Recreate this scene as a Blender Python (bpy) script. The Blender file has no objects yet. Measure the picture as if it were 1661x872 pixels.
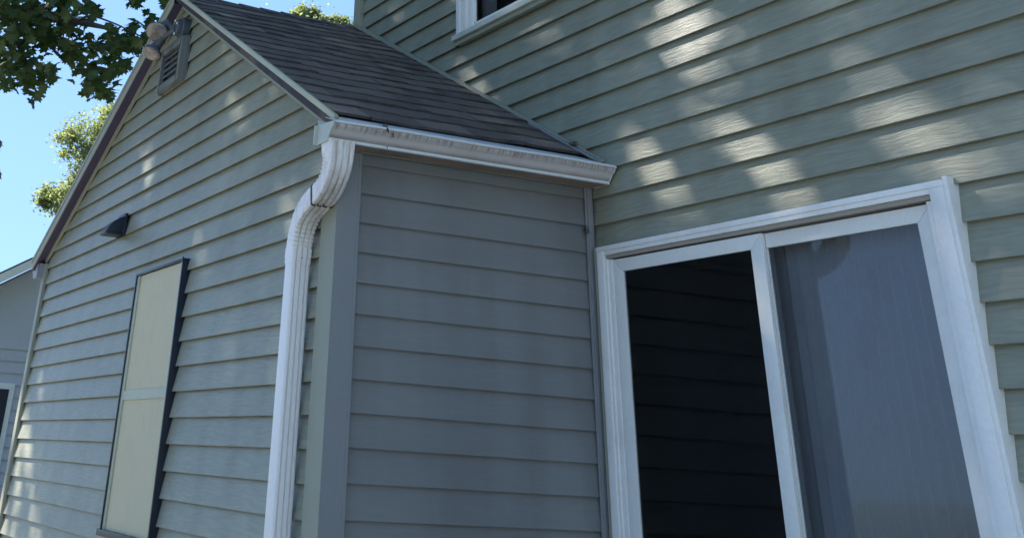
import bpy, math, random
import numpy as np
from mathutils import Vector, Matrix

# ------------------------------------------------------------------ units
# the house is measured in clapboard courses: 1 course = 0.10 m.
L = 0.10
Z0 = 2.55                     # height of course line 0 above the lawn
D = 11.42                     # depth of the wing (courses)
random.seed(7)
rng = np.random.default_rng(7)

def W(x, y, z):               # courses -> metres
    return Vector((x * L, y * L, Z0 + z * L))

scene = bpy.context.scene
col = scene.collection

# ------------------------------------------------------------------ camera
Rv = Vector((0.42940389, 0.90179528, 0.04876037))
Uv = Vector((0.50711813, -0.28544415, 0.81323603))
Fv = Vector((-0.74729077, 0.32447945, 0.57988757))
CAM = W(44.79161, -19.58529, -9.505448)
FPX, CX, CY = 1906.07, 600.0, -602.15        # in pixels of a 1661 wide frame
cd = bpy.data.cameras.new('camera')
cam = bpy.data.objects.new('camera', cd)
col.objects.link(cam)
M3 = Matrix((Rv, Uv, -Fv)).transposed()
cam.matrix_world = Matrix.Translation(CAM) @ M3.to_4x4()
cd.sensor_width = 36.0
cd.lens = FPX / 1661.0 * 36.0
cd.shift_x = (830.5 - CX) / 1661.0
cd.shift_y = -(436.0 - CY) / 1661.0
cd.clip_start = 0.05
cd.clip_end = 2000
scene.camera = cam

def ray(px, py):
    d = Fv + Rv * ((px - CX) / FPX) - Uv * ((py - CY) / FPX)
    return d.normalized()
def at(px, py, dist):
    return CAM + ray(px, py) * dist
def pix(P):
    d = Vector(P) - CAM
    w = d.dot(Fv)
    return (CX + FPX * d.dot(Rv) / w, CY - FPX * d.dot(Uv) / w) if w > 0 else (-9999, -9999)

# ------------------------------------------------------------------ light
SUN = Vector((-1.15, -0.52, 0.95)).normalized()      # towards the sun
elev = math.asin(SUN.z)
rot = math.atan2(SUN.x, SUN.y)
world = bpy.data.worlds.new('World'); scene.world = world
world.use_nodes = True
nt = world.node_tree
for n in list(nt.nodes): nt.nodes.remove(n)
out = nt.nodes.new('ShaderNodeOutputWorld')
bg = nt.nodes.new('ShaderNodeBackground')
sky = nt.nodes.new('ShaderNodeTexSky')
sky.sky_type = 'NISHITA'; sky.sun_disc = False
sky.sun_elevation = elev; sky.sun_rotation = rot
sky.air_density = 1.0; sky.dust_density = 0.3; sky.ozone_density = 2.0
gm = nt.nodes.new('ShaderNodeGamma'); gm.inputs[1].default_value = 0.36      # hazy, even summer sky
tn = nt.nodes.new('ShaderNodeMix'); tn.data_type = 'RGBA'; tn.blend_type = 'MULTIPLY'
tn.inputs[0].default_value = 1.0; tn.inputs[7].default_value = (0.385, 0.595, 0.96, 1)
nt.links.new(sky.outputs[0], gm.inputs[0]); nt.links.new(gm.outputs[0], tn.inputs[6])
nt.links.new(tn.outputs[2], bg.inputs[0]); nt.links.new(bg.outputs[0], out.inputs[0])
bg.inputs[1].default_value = 0.132
sl = bpy.data.lights.new('sun', 'SUN'); so = bpy.data.objects.new('sun', sl); col.objects.link(so)
sl.energy = 2.7; sl.angle = math.radians(0.8); sl.color = (1.0, 0.93, 0.82)
so.rotation_euler = SUN.to_track_quat('Z', 'Y').to_euler()
so.location = (0, 0, 30)
vs = scene.view_settings
vs.view_transform = 'Standard'; vs.look = 'None'; vs.gamma = 1.0; vs.use_curve_mapping = False
vs.exposure = 2.45

# ------------------------------------------------------------------ materials
def newmat(name):
    m = bpy.data.materials.new(name); m.use_nodes = True
    t = m.node_tree; b = t.nodes['Principled BSDF']
    return m, t, b
def N(t, typ, **kw):
    n = t.nodes.new(typ)
    for k, v in kw.items(): setattr(n, k, v)
    return n
def setspec(b, v):
    for k in ('Specular IOR Level', 'Specular'):
        if k in b.inputs: b.inputs[k].default_value = v; return
def coords(t, scale, kind='Position'):
    g = N(t, 'ShaderNodeNewGeometry')
    mp = N(t, 'ShaderNodeMapping'); mp.inputs['Scale'].default_value = scale
    t.links.new(g.outputs['Position'], mp.inputs['Vector'])
    return mp.outputs[0]
def noise(t, vec, scale, detail=3.0, rough=0.55):
    n = N(t, 'ShaderNodeTexNoise'); n.inputs['Scale'].default_value = scale
    n.inputs['Detail'].default_value = detail; n.inputs['Roughness'].default_value = rough
    t.links.new(vec, n.inputs['Vector']); return n.outputs['Fac']
def ramp(t, fac, stops):
    r = N(t, 'ShaderNodeValToRGB'); e = r.color_ramp.elements
    while len(e) < len(stops): e.new(0.5)
    for i, (p, c) in enumerate(stops):
        e[i].position = p; e[i].color = (c[0], c[1], c[2], 1)
    t.links.new(fac, r.inputs[0]); return r.outputs[0]
def mixc(t, fac, a, b, mode='MIX'):
    m = N(t, 'ShaderNodeMix', data_type='RGBA', blend_type=mode)
    if isinstance(fac, (int, float)): m.inputs[0].default_value = fac
    else: t.links.new(fac, m.inputs[0])
    for i, v in ((6, a), (7, b)):
        if isinstance(v, tuple): m.inputs[i].default_value = (*v, 1)
        else: t.links.new(v, m.inputs[i])
    return m.outputs[2]
def bump(t, h, strength, dist, b, normal=None):
    n = N(t, 'ShaderNodeBump'); n.inputs['Strength'].default_value = strength
    n.inputs['Distance'].default_value = dist
    t.links.new(h, n.inputs['Height'])
    if normal: t.links.new(normal, n.inputs['Normal'])
    t.links.new(n.outputs[0], b.inputs['Normal']); return n.outputs[0]

def siding_mat(name, c, grain=1.0, rough=0.42, c2=None):
    m, t, b = newmat(name)
    warp = noise(t, coords(t, (3, 3, 3)), 1.0, 2)
    wm = N(t, 'ShaderNodeVectorMath', operation='MULTIPLY_ADD')
    comb = N(t, 'ShaderNodeCombineXYZ'); t.links.new(warp, comb.inputs[2])
    wm.inputs[1].default_value = (0, 0, 0.05)
    g = N(t, 'ShaderNodeNewGeometry')
    t.links.new(comb.outputs[0], wm.inputs[0]); t.links.new(g.outputs['Position'], wm.inputs[2])
    mp = N(t, 'ShaderNodeMapping'); mp.inputs['Scale'].default_value = (7, 7, 105)
    t.links.new(wm.outputs[0], mp.inputs['Vector'])
    gr = noise(t, mp.outputs[0], 1.0, 4, 0.6)
    big = noise(t, coords(t, (0.8, 0.8, 1.6)), 1.0, 3)
    streak = noise(t, coords(t, (5, 5, 0.5)), 1.0, 3)
    c2 = c2 or tuple(v * 0.86 for v in c)
    base = ramp(t, big, [(0.35, c2), (0.65, c)])
    dirt = ramp(t, streak, [(0.3, (0.86, 0.85, 0.84)), (0.6, (1, 1, 1))])
    base = mixc(t, 1.0, base, dirt, 'MULTIPLY')
    fine = ramp(t, gr, [(0.36, (1 - .16 * grain,) * 3), (0.64, (1 + .10 * grain,) * 3)])
    base = mixc(t, 0.8, base, fine, 'MULTIPLY')
    t.links.new(base, b.inputs['Base Color'])
    b.inputs['Roughness'].default_value = rough; setspec(b, 0.38)
    bump(t, gr, 0.5 * grain, 0.0026, b)
    return m
def paint(name, c, rough=0.45, dirt=0.25, dc=(0.25, 0.2, 0.15), scale=6.0, lo=0.5, hi=0.75, spec=0.4, bmp=0.15):
    m, t, b = newmat(name)
    v = coords(t, (1, 1, 1))
    n1 = noise(t, v, scale, 5, 0.65)
    n2 = noise(t, v, scale * 14, 3)
    f = ramp(t, n1, [(lo, (0, 0, 0)), (hi, (dirt, dirt, dirt))])
    base = mixc(t, f, c, dc)
    base = mixc(t, 0.12, base, ramp(t, n2, [(0.3, (0.55, 0.55, 0.55)), (0.7, (1, 1, 1))]), 'MULTIPLY')
    t.links.new(base, b.inputs['Base Color'])
    b.inputs['Roughness'].default_value = rough; setspec(b, spec)
    bump(t, n2, bmp, 0.001, b)
    return m

M = {}
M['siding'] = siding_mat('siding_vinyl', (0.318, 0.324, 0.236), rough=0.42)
M['siding_side'] = siding_mat('siding_smooth_shaded', (0.255, 0.258, 0.240), grain=0.25, rough=0.55)  # darker, bluer copy of the siding; the side wall's shade is in its colour
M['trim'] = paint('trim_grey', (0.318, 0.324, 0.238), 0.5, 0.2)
M['trim_shaded'] = paint('trim_shade', (0.265, 0.270, 0.258), 0.55, 0.15)  # trim grey again with the shade of the side faces mixed into it
M['cream'] = paint('fascia_cream', (0.46, 0.47, 0.33), 0.4, 0.25, (0.22, 0.2, 0.13))
M['cream_left'] = paint('fascia_left', (0.30, 0.30, 0.22), 0.5, 0.4, (0.2, 0.18, 0.12))  # darker cream for the left fascia
M['gutter_grey'] = paint('gutter_grey', (0.30, 0.31, 0.32), 0.45, 0.2)
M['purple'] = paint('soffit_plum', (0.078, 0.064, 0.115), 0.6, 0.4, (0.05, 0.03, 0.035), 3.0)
M['shade_dark_board'] = paint('rake_board', (0.03, 0.022, 0.022), 0.6, 0.3)  # near-black: shade of the recess under the fascia put into the paint
M['white'] = paint('vinyl_white', (0.86, 0.83, 0.75), 0.35, 0.2, (0.35, 0.32, 0.27))
M['jamb'] = paint('vinyl_jamb', (0.78, 0.77, 0.69), 0.4, 0.15)
M['sill'] = paint('sill_wood', (0.60, 0.61, 0.50), 0.45, 0.35, (0.28, 0.27, 0.22))
M['brown'] = paint('gutter_under', (0.42, 0.30, 0.21), 0.7, 0.6, (0.25, 0.16, 0.10), 5.0, 0.4, 0.65)
M['bounce_blue'] = paint('bounce_blue_wall', (0.42, 0.58, 0.74), 0.6, 0.15)  # paint of the added building, blue to bounce cool light on the side wall
M['tan'] = paint('tan_strip', (0.36, 0.31, 0.24), 0.6, 0.3)
M['black'] = paint('black_plastic', (0.012, 0.017, 0.028), 0.4, 0.3, (0.03, 0.035, 0.04), 10)
M['fixture'] = paint('fixture_grey', (0.085, 0.098, 0.105), 0.5, 0.3, (0.05, 0.05, 0.05), 20)
M['concrete'] = paint('foundation', (0.32, 0.31, 0.29), 0.9, 0.5, (0.18, 0.17, 0.16), 4)
M['moss'] = paint('moss', (0.07, 0.07, 0.03), 0.95, 0.7, (0.17, 0.15, 0.09), 60, 0.35, 0.6, 0.1, 0.8)
M['nest'] = paint('mud_nest', (0.13, 0.085, 0.085), 0.95, 0.6, (0.05, 0.035, 0.04), 90, 0.35, 0.6, 0.1, 0.8)
M['twig'] = paint('debris', (0.035, 0.028, 0.022), 0.95, 0.4, (0.09, 0.07, 0.05), 60)
M['blind'] = paint('blind_cream', (0.62, 0.56, 0.36), 0.6, 0.25, (0.36, 0.34, 0.22))
M['curtain'] = paint('curtain_grey', (0.40, 0.37, 0.38), 0.9, 0.2)
M['curtain_light'] = paint('curtain_light', (0.55, 0.55, 0.56), 0.9, 0.2)
M['interior'] = paint('room_dark', (0.07, 0.07, 0.08), 0.9, 0.1)
M['room_grey'] = paint('room_grey', (0.34, 0.34, 0.37), 0.9, 0.1)
M['neighbour'] = paint('neighbour_wall', (0.50, 0.49, 0.50), 0.7, 0.2, (0.36, 0.35, 0.36))
M['neighbour_roof'] = paint('neighbour_roof', (0.09, 0.09, 0.10), 0.9, 0.3)

def gutter_mat():
    m, t, b = newmat('gutter_aluminium')
    v = coords(t, (1, 1, 1))
    # tiger-stripe grime: vertical runs hanging from the front lip
    st = noise(t, coords(t, (2, 75, 6)), 1.0, 5, 0.75)
    st2 = noise(t, coords(t, (2, 7, 2)), 1.0, 3, 0.6)
    g = N(t, 'ShaderNodeNewGeometry'); sx = N(t, 'ShaderNodeSeparateXYZ')
    t.links.new(g.outputs['Position'], sx.inputs[0])
    def band(lo, hi):
        mr = N(t, 'ShaderNodeMapRange'); mr.inputs[1].default_value = lo; mr.inputs[2].default_value = hi
        t.links.new(sx.outputs['Z'], mr.inputs[0]); return mr.outputs[0]
    def math_(op, a, bb):
        q = N(t, 'ShaderNodeMath', operation=op)
        for i, w in enumerate((a, bb)):
            if isinstance(w, (int, float)): q.inputs[i].default_value = w
            else: t.links.new(w, q.inputs[i])
        q.use_clamp = True
        return q.outputs[0]
    def add2(a, bb):
        q = N(t, 'ShaderNodeMath', operation='ADD'); t.links.new(a, q.inputs[0]); t.links.new(bb, q.inputs[1]); return q.outputs[0]
    def scale2(a, k, o_):
        q = N(t, 'ShaderNodeMath', operation='MULTIPLY_ADD'); t.links.new(a, q.inputs[0]); q.inputs[1].default_value = k; q.inputs[2].default_value = o_; return q.outputs[0]
    def sstep(a, lo, hi):
        mr = N(t, 'ShaderNodeMapRange'); mr.inputs[1].default_value = lo; mr.inputs[2].default_value = hi; t.links.new(a, mr.inputs[0]); return mr.outputs[0]
    zt = Z0 + 0.94 * L
    up = band(zt - 0.034, zt - 0.006)            # 1 just under the lip
    cut = band(zt + 0.006, zt + 0.0)             # 0 above the lip
    runs = sstep(add2(math_('MULTIPLY', up, 0.8), scale2(st, 2.6, -1.3)), 0.55, 0.95)
    runs = math_('MULTIPLY', runs, cut)
    soft = math_('MULTIPLY', math_('MULTIPLY', up, cut), 0.25)
    low = band(Z0 + 0.68 * L, Z0 + 0.50 * L)
    low2 = band(Z0 + 0.44 * L, Z0 + 0.50 * L)
    lowd = math_('MULTIPLY', math_('MULTIPLY', low, low2), math_('MULTIPLY_ADD', st2, 0.8))
    col_ = mixc(t, ramp(t, st2, [(0.35, (0, 0, 0)), (0.75, (0.35, 0.35, 0.35))]), (0.76, 0.70, 0.64), (0.66, 0.56, 0.48))
    col_ = mixc(t, soft, col_, (0.28, 0.19, 0.15))
    col_ = mixc(t, math_('MULTIPLY', runs, 0.6), col_, (0.16, 0.11, 0.08))
    col_ = mixc(t, math_('MULTIPLY', lowd, 0.75), col_, (0.24, 0.19, 0.15))
    t.links.new(col_, b.inputs['Base Color'])
    b.inputs['Roughness'].default_value = 0.38; setspec(b, 0.5)
    bump(t, noise(t, v, 30, 3), 0.15, 0.001, b)
    return m
M['gutter'] = gutter_mat()
M['lip'] = paint('lip_white', (0.78, 0.80, 0.76), 0.3, 0.3, (0.55, 0.52, 0.46), 14)
M['guard'] = paint('gutter_inside', (0.62, 0.66, 0.64), 0.4, 0.3, (0.30, 0.33, 0.33), 9)
M['endcap'] = paint('endcap', (0.52, 0.54, 0.44), 0.4, 0.3, (0.36, 0.35, 0.22), 12)

def pipe_mat():
    m, t, b = newmat('downspout_white')
    v = coords(t, (1, 1, 1))
    g = N(t, 'ShaderNodeNewGeometry'); sx = N(t, 'ShaderNodeSeparateXYZ')
    t.links.new(g.outputs['Position'], sx.inputs[0])
    mr = N(t, 'ShaderNodeMapRange')
    mr.inputs[1].default_value = Z0 - 2.55 * L; mr.inputs[2].default_value = Z0 - 2.0 * L
    t.links.new(sx.outputs['Z'], mr.inputs[0])
    n1 = noise(t, coords(t, (25, 25, 9)), 1.0, 5, 0.7)
    q = N(t, 'ShaderNodeMath', operation='MULTIPLY'); t.links.new(mr.outputs[0], q.inputs[0])
    t.links.new(ramp(t, n1, [(0.42, (0, 0, 0)), (0.68, (0.75, 0.75, 0.75))]), q.inputs[1])
    c = mixc(t, q.outputs[0], (0.92, 0.87, 0.80), (0.56, 0.44, 0.30))
    n2 = noise(t, v, 55, 4, 0.75)
    q2 = N(t, 'ShaderNodeMath', operation='MULTIPLY'); t.links.new(mr.outputs[0], q2.inputs[0])
    t.links.new(ramp(t, n2, [(0.64, (0, 0, 0)), (0.70, (0.6, 0.6, 0.6))]), q2.inputs[1])
    c = mixc(t, q2.outputs[0], c, (0.10, 0.075, 0.05))
    t.links.new(c, b.inputs['Base Color'])
    b.inputs['Roughness'].default_value = 0.33; setspec(b, 0.5)
    bump(t, noise(t, v, 40, 3), 0.12, 0.001, b)
    return m
M['pipe'] = pipe_mat()
M['seam'] = paint('seam_grime', (0.06, 0.045, 0.035), 0.8, 0.3)

def shingle_mat():
    m, t, b = newmat('asphalt_shingle')
    at_ = N(t, 'ShaderNodeAttribute'); at_.attribute_name = 'tone'
    gr = noise(t, coords(t, (1, 1, 1)), 420, 2)
    mid = noise(t, coords(t, (4, 9, 4)), 1.0, 4, 0.7)
    base = ramp(t, at_.outputs['Fac'], [(0.0, (0.06, 0.052, 0.045)), (0.5, (0.160, 0.132, 0.100)), (1.0, (0.29, 0.235, 0.18))])
    base = mixc(t, ramp(t, mid, [(0.4, (0, 0, 0)), (0.75, (0.5, 0.5, 0.5))]), base, (0.21, 0.17, 0.145))
    base = mixc(t, 0.7, base, ramp(t, gr, [(0.3, (0.45, 0.45, 0.45)), (0.7, (1.5, 1.5, 1.5))]), 'MULTIPLY')
    t.links.new(base, b.inputs['Base Color'])
    b.inputs['Roughness'].default_value = 0.85; setspec(b, 0.25)
    bump(t, gr, 0.7, 0.003, b)
    return m
M['shingle'] = shingle_mat()

def glass_mat(name, c=(0.012, 0.016, 0.022), rough=0.03):
    m, t, b = newmat(name)
    for n in list(t.nodes):
        if n.type == 'BSDF_PRINCIPLED': t.nodes.remove(n)
    o = [n for n in t.nodes if n.type == 'OUTPUT_MATERIAL'][0]
    gl = N(t, 'ShaderNodeBsdfGlossy'); gl.inputs['Roughness'].default_value = rough
    tr = N(t, 'ShaderNodeBsdfTransparent'); tr.inputs[0].default_value = (0.62, 0.66, 0.68, 1)
    fr = N(t, 'ShaderNodeFresnel'); fr.inputs[0].default_value = 1.5
    mx = N(t, 'ShaderNodeMixShader')
    t.links.new(fr.outputs[0], mx.inputs[0]); t.links.new(tr.outputs[0], mx.inputs[1]); t.links.new(gl.outputs[0], mx.inputs[2])
    t.links.new(mx.outputs[0], o.inputs[0])
    return m
M['glass'] = glass_mat('window_glass')

def lens_mat():
    m, t, b = newmat('bulb_lens')
    n = noise(t, coords(t, (30, 30, 30)), 1.0, 3)
    t.links.new(ramp(t, n, [(0.3, (0.15, 0.125, 0.10)), (0.7, (0.36, 0.31, 0.25))]), b.inputs['Base Color'])
    b.inputs['Roughness'].default_value = 0.18; setspec(b, 0.7)
    return m
M['lens'] = lens_mat()

def leaf_mat(name, ca, cb, trans=0.45, tcol=None):
    m, t, b = newmat(name)
    t.nodes.remove(b)
    o = [n for n in t.nodes if n.type == 'OUTPUT_MATERIAL'][0]
    g = N(t, 'ShaderNodeNewGeometry')
    c = ramp(t, g.outputs['Random Per Island'], [(0.0, ca), (1.0, cb)])
    d = N(t, 'ShaderNodeBsdfDiffuse'); tr = N(t, 'ShaderNodeBsdfTranslucent')
    gl = N(t, 'ShaderNodeBsdfGlossy'); gl.inputs['Roughness'].default_value = 0.45
    gl.inputs[0].default_value = (0.5, 0.5, 0.5, 1)
    t.links.new(c, d.inputs[0])
    tc = mixc(t, 1.0, c, tcol or (1.2, 1.3, 0.6), 'MULTIPLY'); t.links.new(tc, tr.inputs[0])
    m1 = N(t, 'ShaderNodeMixShader'); m1.inputs[0].default_value = trans
    t.links.new(d.outputs[0], m1.inputs[1]); t.links.new(tr.outputs[0], m1.inputs[2])
    m2 = N(t, 'ShaderNodeMixShader'); m2.inputs[0].default_value = 0.05
    t.links.new(m1.outputs[0], m2.inputs[1]); t.links.new(gl.outputs[0], m2.inputs[2])
    t.links.new(m2.outputs[0], o.inputs[0])
    return m
M['maple_leaf'] = leaf_mat('maple_leaf', (0.036, 0.070, 0.028), (0.090, 0.130, 0.045), 0.42)
M['far_leaf'] = leaf_mat('far_leaf', (0.20, 0.24, 0.16), (0.40, 0.42, 0.30), 0.5)
def bark(name='bark', c=(0.14, 0.11, 0.085)):
    m, t, b = newmat(name)
    n = noise(t, coords(t, (14, 14, 3)), 1.0, 5, 0.7)
    t.links.new(ramp(t, n, [(0.3, tuple(v * 0.45 for v in c)), (0.7, c)]), b.inputs['Base Color'])
    b.inputs['Roughness'].default_value = 0.95; bump(t, n, 0.9, 0.02, b)
    return m
M['bark'] = bark()
def lawn_mat():
    m, t, b = newmat('lawn')
    n = noise(t, coords(t, (1, 1, 1)), 1.2, 5, 0.7); n2 = noise(t, coords(t, (1, 1, 1)), 60, 4, 0.7)
    c = ramp(t, n, [(0.3, (0.05, 0.085, 0.025)), (0.7, (0.10, 0.13, 0.045))])
    c = mixc(t, 0.7, c, ramp(t, n2, [(0.3, (0.5, 0.5, 0.5)), (0.7, (1.3, 1.3, 1.2))]), 'MULTIPLY')
    t.links.new(c, b.inputs['Base Color']); b.inputs['Roughness'].default_value = 0.95
    bump(t, n2, 1.0, 0.04, b)
    return m
M['lawn'] = lawn_mat()
M['bounce_patio'] = paint('bounce_concrete', (0.30, 0.29, 0.27), 0.9, 0.4, (0.22, 0.21, 0.19), 3)  # pale concrete of the added light-bouncing slab

# ------------------------------------------------------------------ mesh helper (works in courses)
class MB:
    def __init__(s, scale=True): s.v = []; s.f = []; s.mi = []; s.tone = []; s.sc = scale
    def vert(s, p):
        s.v.append(W(*p) if s.sc else Vector(p)); return len(s.v) - 1
    def face(s, pts, mi=0, tone=0.5):
        s.f.append([s.vert(p) for p in pts]); s.mi.append(mi); s.tone.append(tone)
    def idx(s, ids, mi=0, tone=0.5): s.f.append(list(ids)); s.mi.append(mi); s.tone.append(tone)
    def box(s, x0, x1, y0, y1, z0, z1, mi=0):
        c = [(x0, y0, z0), (x1, y0, z0), (x1, y1, z0), (x0, y1, z0), (x0, y0, z1), (x1, y0, z1), (x1, y1, z1), (x0, y1, z1)]
        i = [s.vert(p) for p in c]
        for q in ((0, 3, 2, 1), (4, 5, 6, 7), (0, 1, 5, 4), (1, 2, 6, 5), (2, 3, 7, 6), (3, 0, 4, 7)): s.idx([i[k] for k in q], mi)
    def prism(s, poly, d, mi=0, mis=None):
        # extrude polygon (list of 3d pts) by vector d
        n = len(poly); a = [s.vert(p) for p in poly]; b = [s.vert(tuple(p[k] + d[k] for k in range(3))) for p in poly]
        s.idx(a[::-1], mi); s.idx(b, mi)
        for k in range(n): s.idx([a[k], a[(k + 1) % n], b[(k + 1) % n], b[k]], mis[k] if mis else mi)
    def ring(s, c, u, v, r1, r2=None, n=20, start=0):
        c, u, v = Vector(c), Vector(u).normalized(), Vector(v).normalized(); r2 = r2 or r1
        return [s.vert(tuple(c + u * (r1 * math.cos(2 * math.pi * k / n + start)) + v * (r2 * math.sin(2 * math.pi * k / n + start)))) for k in range(n)]
    def loft(s, rings, mi=0, cap0=True, cap1=True, mic=None):
        n = len(rings[0])
        for a, b in zip(rings, rings[1:]):
            for k in range(n): s.idx([a[k], a[(k + 1) % n], b[(k + 1) % n], b[k]], mi)
        if cap0: s.idx(rings[0][::-1], mi)
        if cap1: s.idx(rings[-1], mic if mic is not None else mi)
    def lathe(s, c, axis, prof, n=24, mi=0, cap0=True, cap1=True):
        ax = Vector(axis).normalized(); h = Vector((0, 0, 1)) if abs(ax.z) < 0.9 else Vector((1, 0, 0))
        u = ax.cross(h).normalized(); v = ax.cross(u)
        rs = [s.ring(Vector(c) + ax * d, u, v, r, n=n) for d, r in prof]
        s.loft(rs, mi, cap0, cap1)
    def tube(s, pts, radii, n=8, mi=0):
        rs = []
        for i, p in enumerate(pts):
            p = Vector(p); a = Vector(pts[max(i - 1, 0)]); b = Vector(pts[min(i + 1, len(pts) - 1)])
            t = (b - a).normalized(); h = Vector((0, 0, 1)) if abs(t.z) < 0.9 else Vector((1, 0, 0))
            u = t.cross(h).normalized(); v = t.cross(u)
            rs.append(s.ring(p, u, v, radii[i], n=n))
        s.loft(rs, mi)

ROOT = {}
def build(name, mb, mats, parent=None, smooth=False, bevel=0, base=None):
    """link the collected faces as ONE mesh object; vertices are stored relative to the thing's base"""
    me = bpy.data.meshes.new(name)
    root = parent
    off = Vector((0, 0, 0))
    if parent is not None: off = Vector(ROOT[parent.name])
    elif base is not None: off = Vector(base)
    me.from_pydata([tuple(v - off) for v in mb.v], [], mb.f)
    mats = mats if isinstance(mats, (list, tuple)) else [mats]
    for m in mats: me.materials.append(m)
    me.polygons.foreach_set('material_index', mb.mi)
    if smooth: me.polygons.foreach_set('use_smooth', [True] * len(mb.f))
    if any(t != 0.5 for t in mb.tone):
        a = me.attributes.new('tone', 'FLOAT', 'FACE'); a.data.foreach_set('value', mb.tone)
    me.validate(); me.update()
    o = bpy.data.objects.new(name, me); col.objects.link(o)
    if parent is not None: o.parent = parent
    else: o.location = off
    ROOT[o.name] = tuple(off)
    if bevel:
        import bmesh
        bm = bmesh.new(); bm.from_mesh(me)
        bmesh.ops.remove_doubles(bm, verts=bm.verts, dist=1e-6)
        es = [e for e in bm.edges if len(e.link_faces) == 2 and e.calc_face_angle(0) > 0.6]
        bmesh.ops.bevel(bm, geom=es, offset=bevel, segments=2, affect='EDGES', profile=0.6)
        bm.to_mesh(me); bm.free()
    if smooth or bevel:
        me.polygons.foreach_set('use_smooth', [True] * len(me.polygons))
        try: me.set_sharp_from_angle(angle=math.radians(35))
        except Exception: pass
    return o
def thing(name, label, cat, base, group=None):
    o = bpy.data.objects.new(name, None); col.objects.link(o); o.location = base
    o.empty_display_size = 0.2
    ROOT[o.name] = tuple(base); tag(o, label, cat, group); return o
def tag(o, label=None, cat=None, group=None, kind=None):
    if label: o['label'] = label
    if cat: o['category'] = cat
    if group: o['group'] = group
    if kind: o['kind'] = kind
    return o

# ------------------------------------------------------------------ ground
g = MB(False)
gn = 24; ext = 700
xs = [-ext, -200, -80, -40, -20, -10, -5, 0, 5, 10, 20, 40, 80, 200, ext]
for a in range(len(xs) - 1):
    for b_ in range(len(xs) - 1):
        g.face([(xs[a], xs[b_], 0), (xs[a + 1], xs[b_], 0), (xs[a + 1], xs[b_ + 1], 0), (xs[a], xs[b_ + 1], 0)])
tag(build('ground', g, M['lawn']), kind='structure')
p = MB(False); p.box(-8.0, 10.9, -14.0, -0.02, -0.05, 0.06); p.box(0.05, 10.9, -0.02, 1.12, -0.05, 0.06)
tag(build('bounce_patio', p, M['bounce_patio']), kind='structure')  # unseen slab, widened to bounce sunlight up onto the walls

# ------------------------------------------------------------------ the house
house = thing('house', 'grey-green house with horizontal siding, small gabled wing and white gutter', 'house', (-1.2, 0.6, 0))
SR = lambda x: 12.50 - 0.4640 * (x + 25.0)       # upper edge of siding under the right rake
SL_ = lambda x: 12.50 - 0.4150 * (-25.0 - x)     # ... under the left rake
XL, XR = -51.9, 0.0
BT = 0.18                                         # how far a board leans back
BOT = -22.0

def clip_quads(u0, u1, z0, z1, holes):
    """rectangle minus axis-aligned rectangles -> rectangles"""
    rects = [(u0, u1, z0, z1)]
    for h in holes:
        nr = []
        for (a, b, c, d) in rects:
            if b <= h[0] or a >= h[1] or d <= h[2] or c >= h[3]: nr.append((a, b, c, d)); continue
            if a < h[0]: nr.append((a, h[0], c, d))
            if b > h[1]: nr.append((h[1], b, c, d))
            m0, m1 = max(a, h[0]), min(b, h[1])
            if c < h[2]: nr.append((m0, m1, c, h[2]))
            if d > h[3]: nr.append((m0, m1, h[3], d))
        rects = nr
    return rects

def siding(mb, axis, plane, sgn, u0f, u1f, k0, k1, holes=(), zoff=0.0, ztop=None, BT=0.185):
    """axis 'x': boards run along x on plane y=plane; outside is -y (sgn=-1).
       axis 'y': boards run along y on plane x=plane, outside is +x."""
    r = random.Random(int(plane * 10) + 3)
    for k in range(k0, k1):
        zb, zt = k + zoff, k + 1 + zoff
        if ztop is not None: zt = min(zt, ztop)
        if zt <= zb: break
        jit = r.uniform(-0.012, 0.012)
        a0, a1, b0, b1 = u0f(zb), u1f(zb), u0f(zt), u1f(zt)
        if a1 <= a0: continue
        if b1 < b0: b0 = b1 = (b0 + b1) / 2
        rects = clip_quads(min(a0, b0), max(a1, b1), zb, zt, holes)
        def P(u, z, back=0.0):
            w = (z - zb) * BT + jit * (1 - (z - zb)) + back
            return (u, plane + w, z) if axis == 'x' else (plane - w, u, z)
        for (ra, rb, c, d) in rects:
            whole = (c == zb and d == zt)
            # curved foot: small rolled bottom lip
            lo0, lo1 = (max(ra, a0), min(rb, a1)) if True else (ra, rb)
            hi0, hi1 = (max(ra, b0), min(rb, b1))
            if c > zb:
                f = (c - zb) / (zt - zb); lo0 = max(ra, a0 + (b0 - a0) * f); lo1 = min(rb, a1 + (b1 - a1) * f)
            n = max(1, int((lo1 - lo0) / 9))
            if c == zb:
                zs = [c + 0.02, d + (0.24 if d == zt else 0)]
            else: zs = [c, d + (0.24 if d == zt else 0)]
            for i in range(n):
                t0, t1 = i / n, (i + 1) / n
                q = [P(lo0 + (lo1 - lo0) * t0, zs[0]), P(lo0 + (lo1 - lo0) * t1, zs[0]), P(hi0 + (hi1 - hi0) * t1, zs[1]), P(hi0 + (hi1 - hi0) * t0, zs[1])]
                mb.face(q if axis == 'x' else q)
            if c == zb:   # rounded nose and underside
                mb.face([P(lo0, c, 0.02), P(lo1, c, 0.02), P(lo1, c + 0.02), P(lo0, c + 0.02)])
                mb.face([P(lo0, c + 0.26, 0.085), P(lo1, c + 0.26, 0.085), P(lo1, c, 0.02), P(lo0, c, 0.02)])

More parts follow.
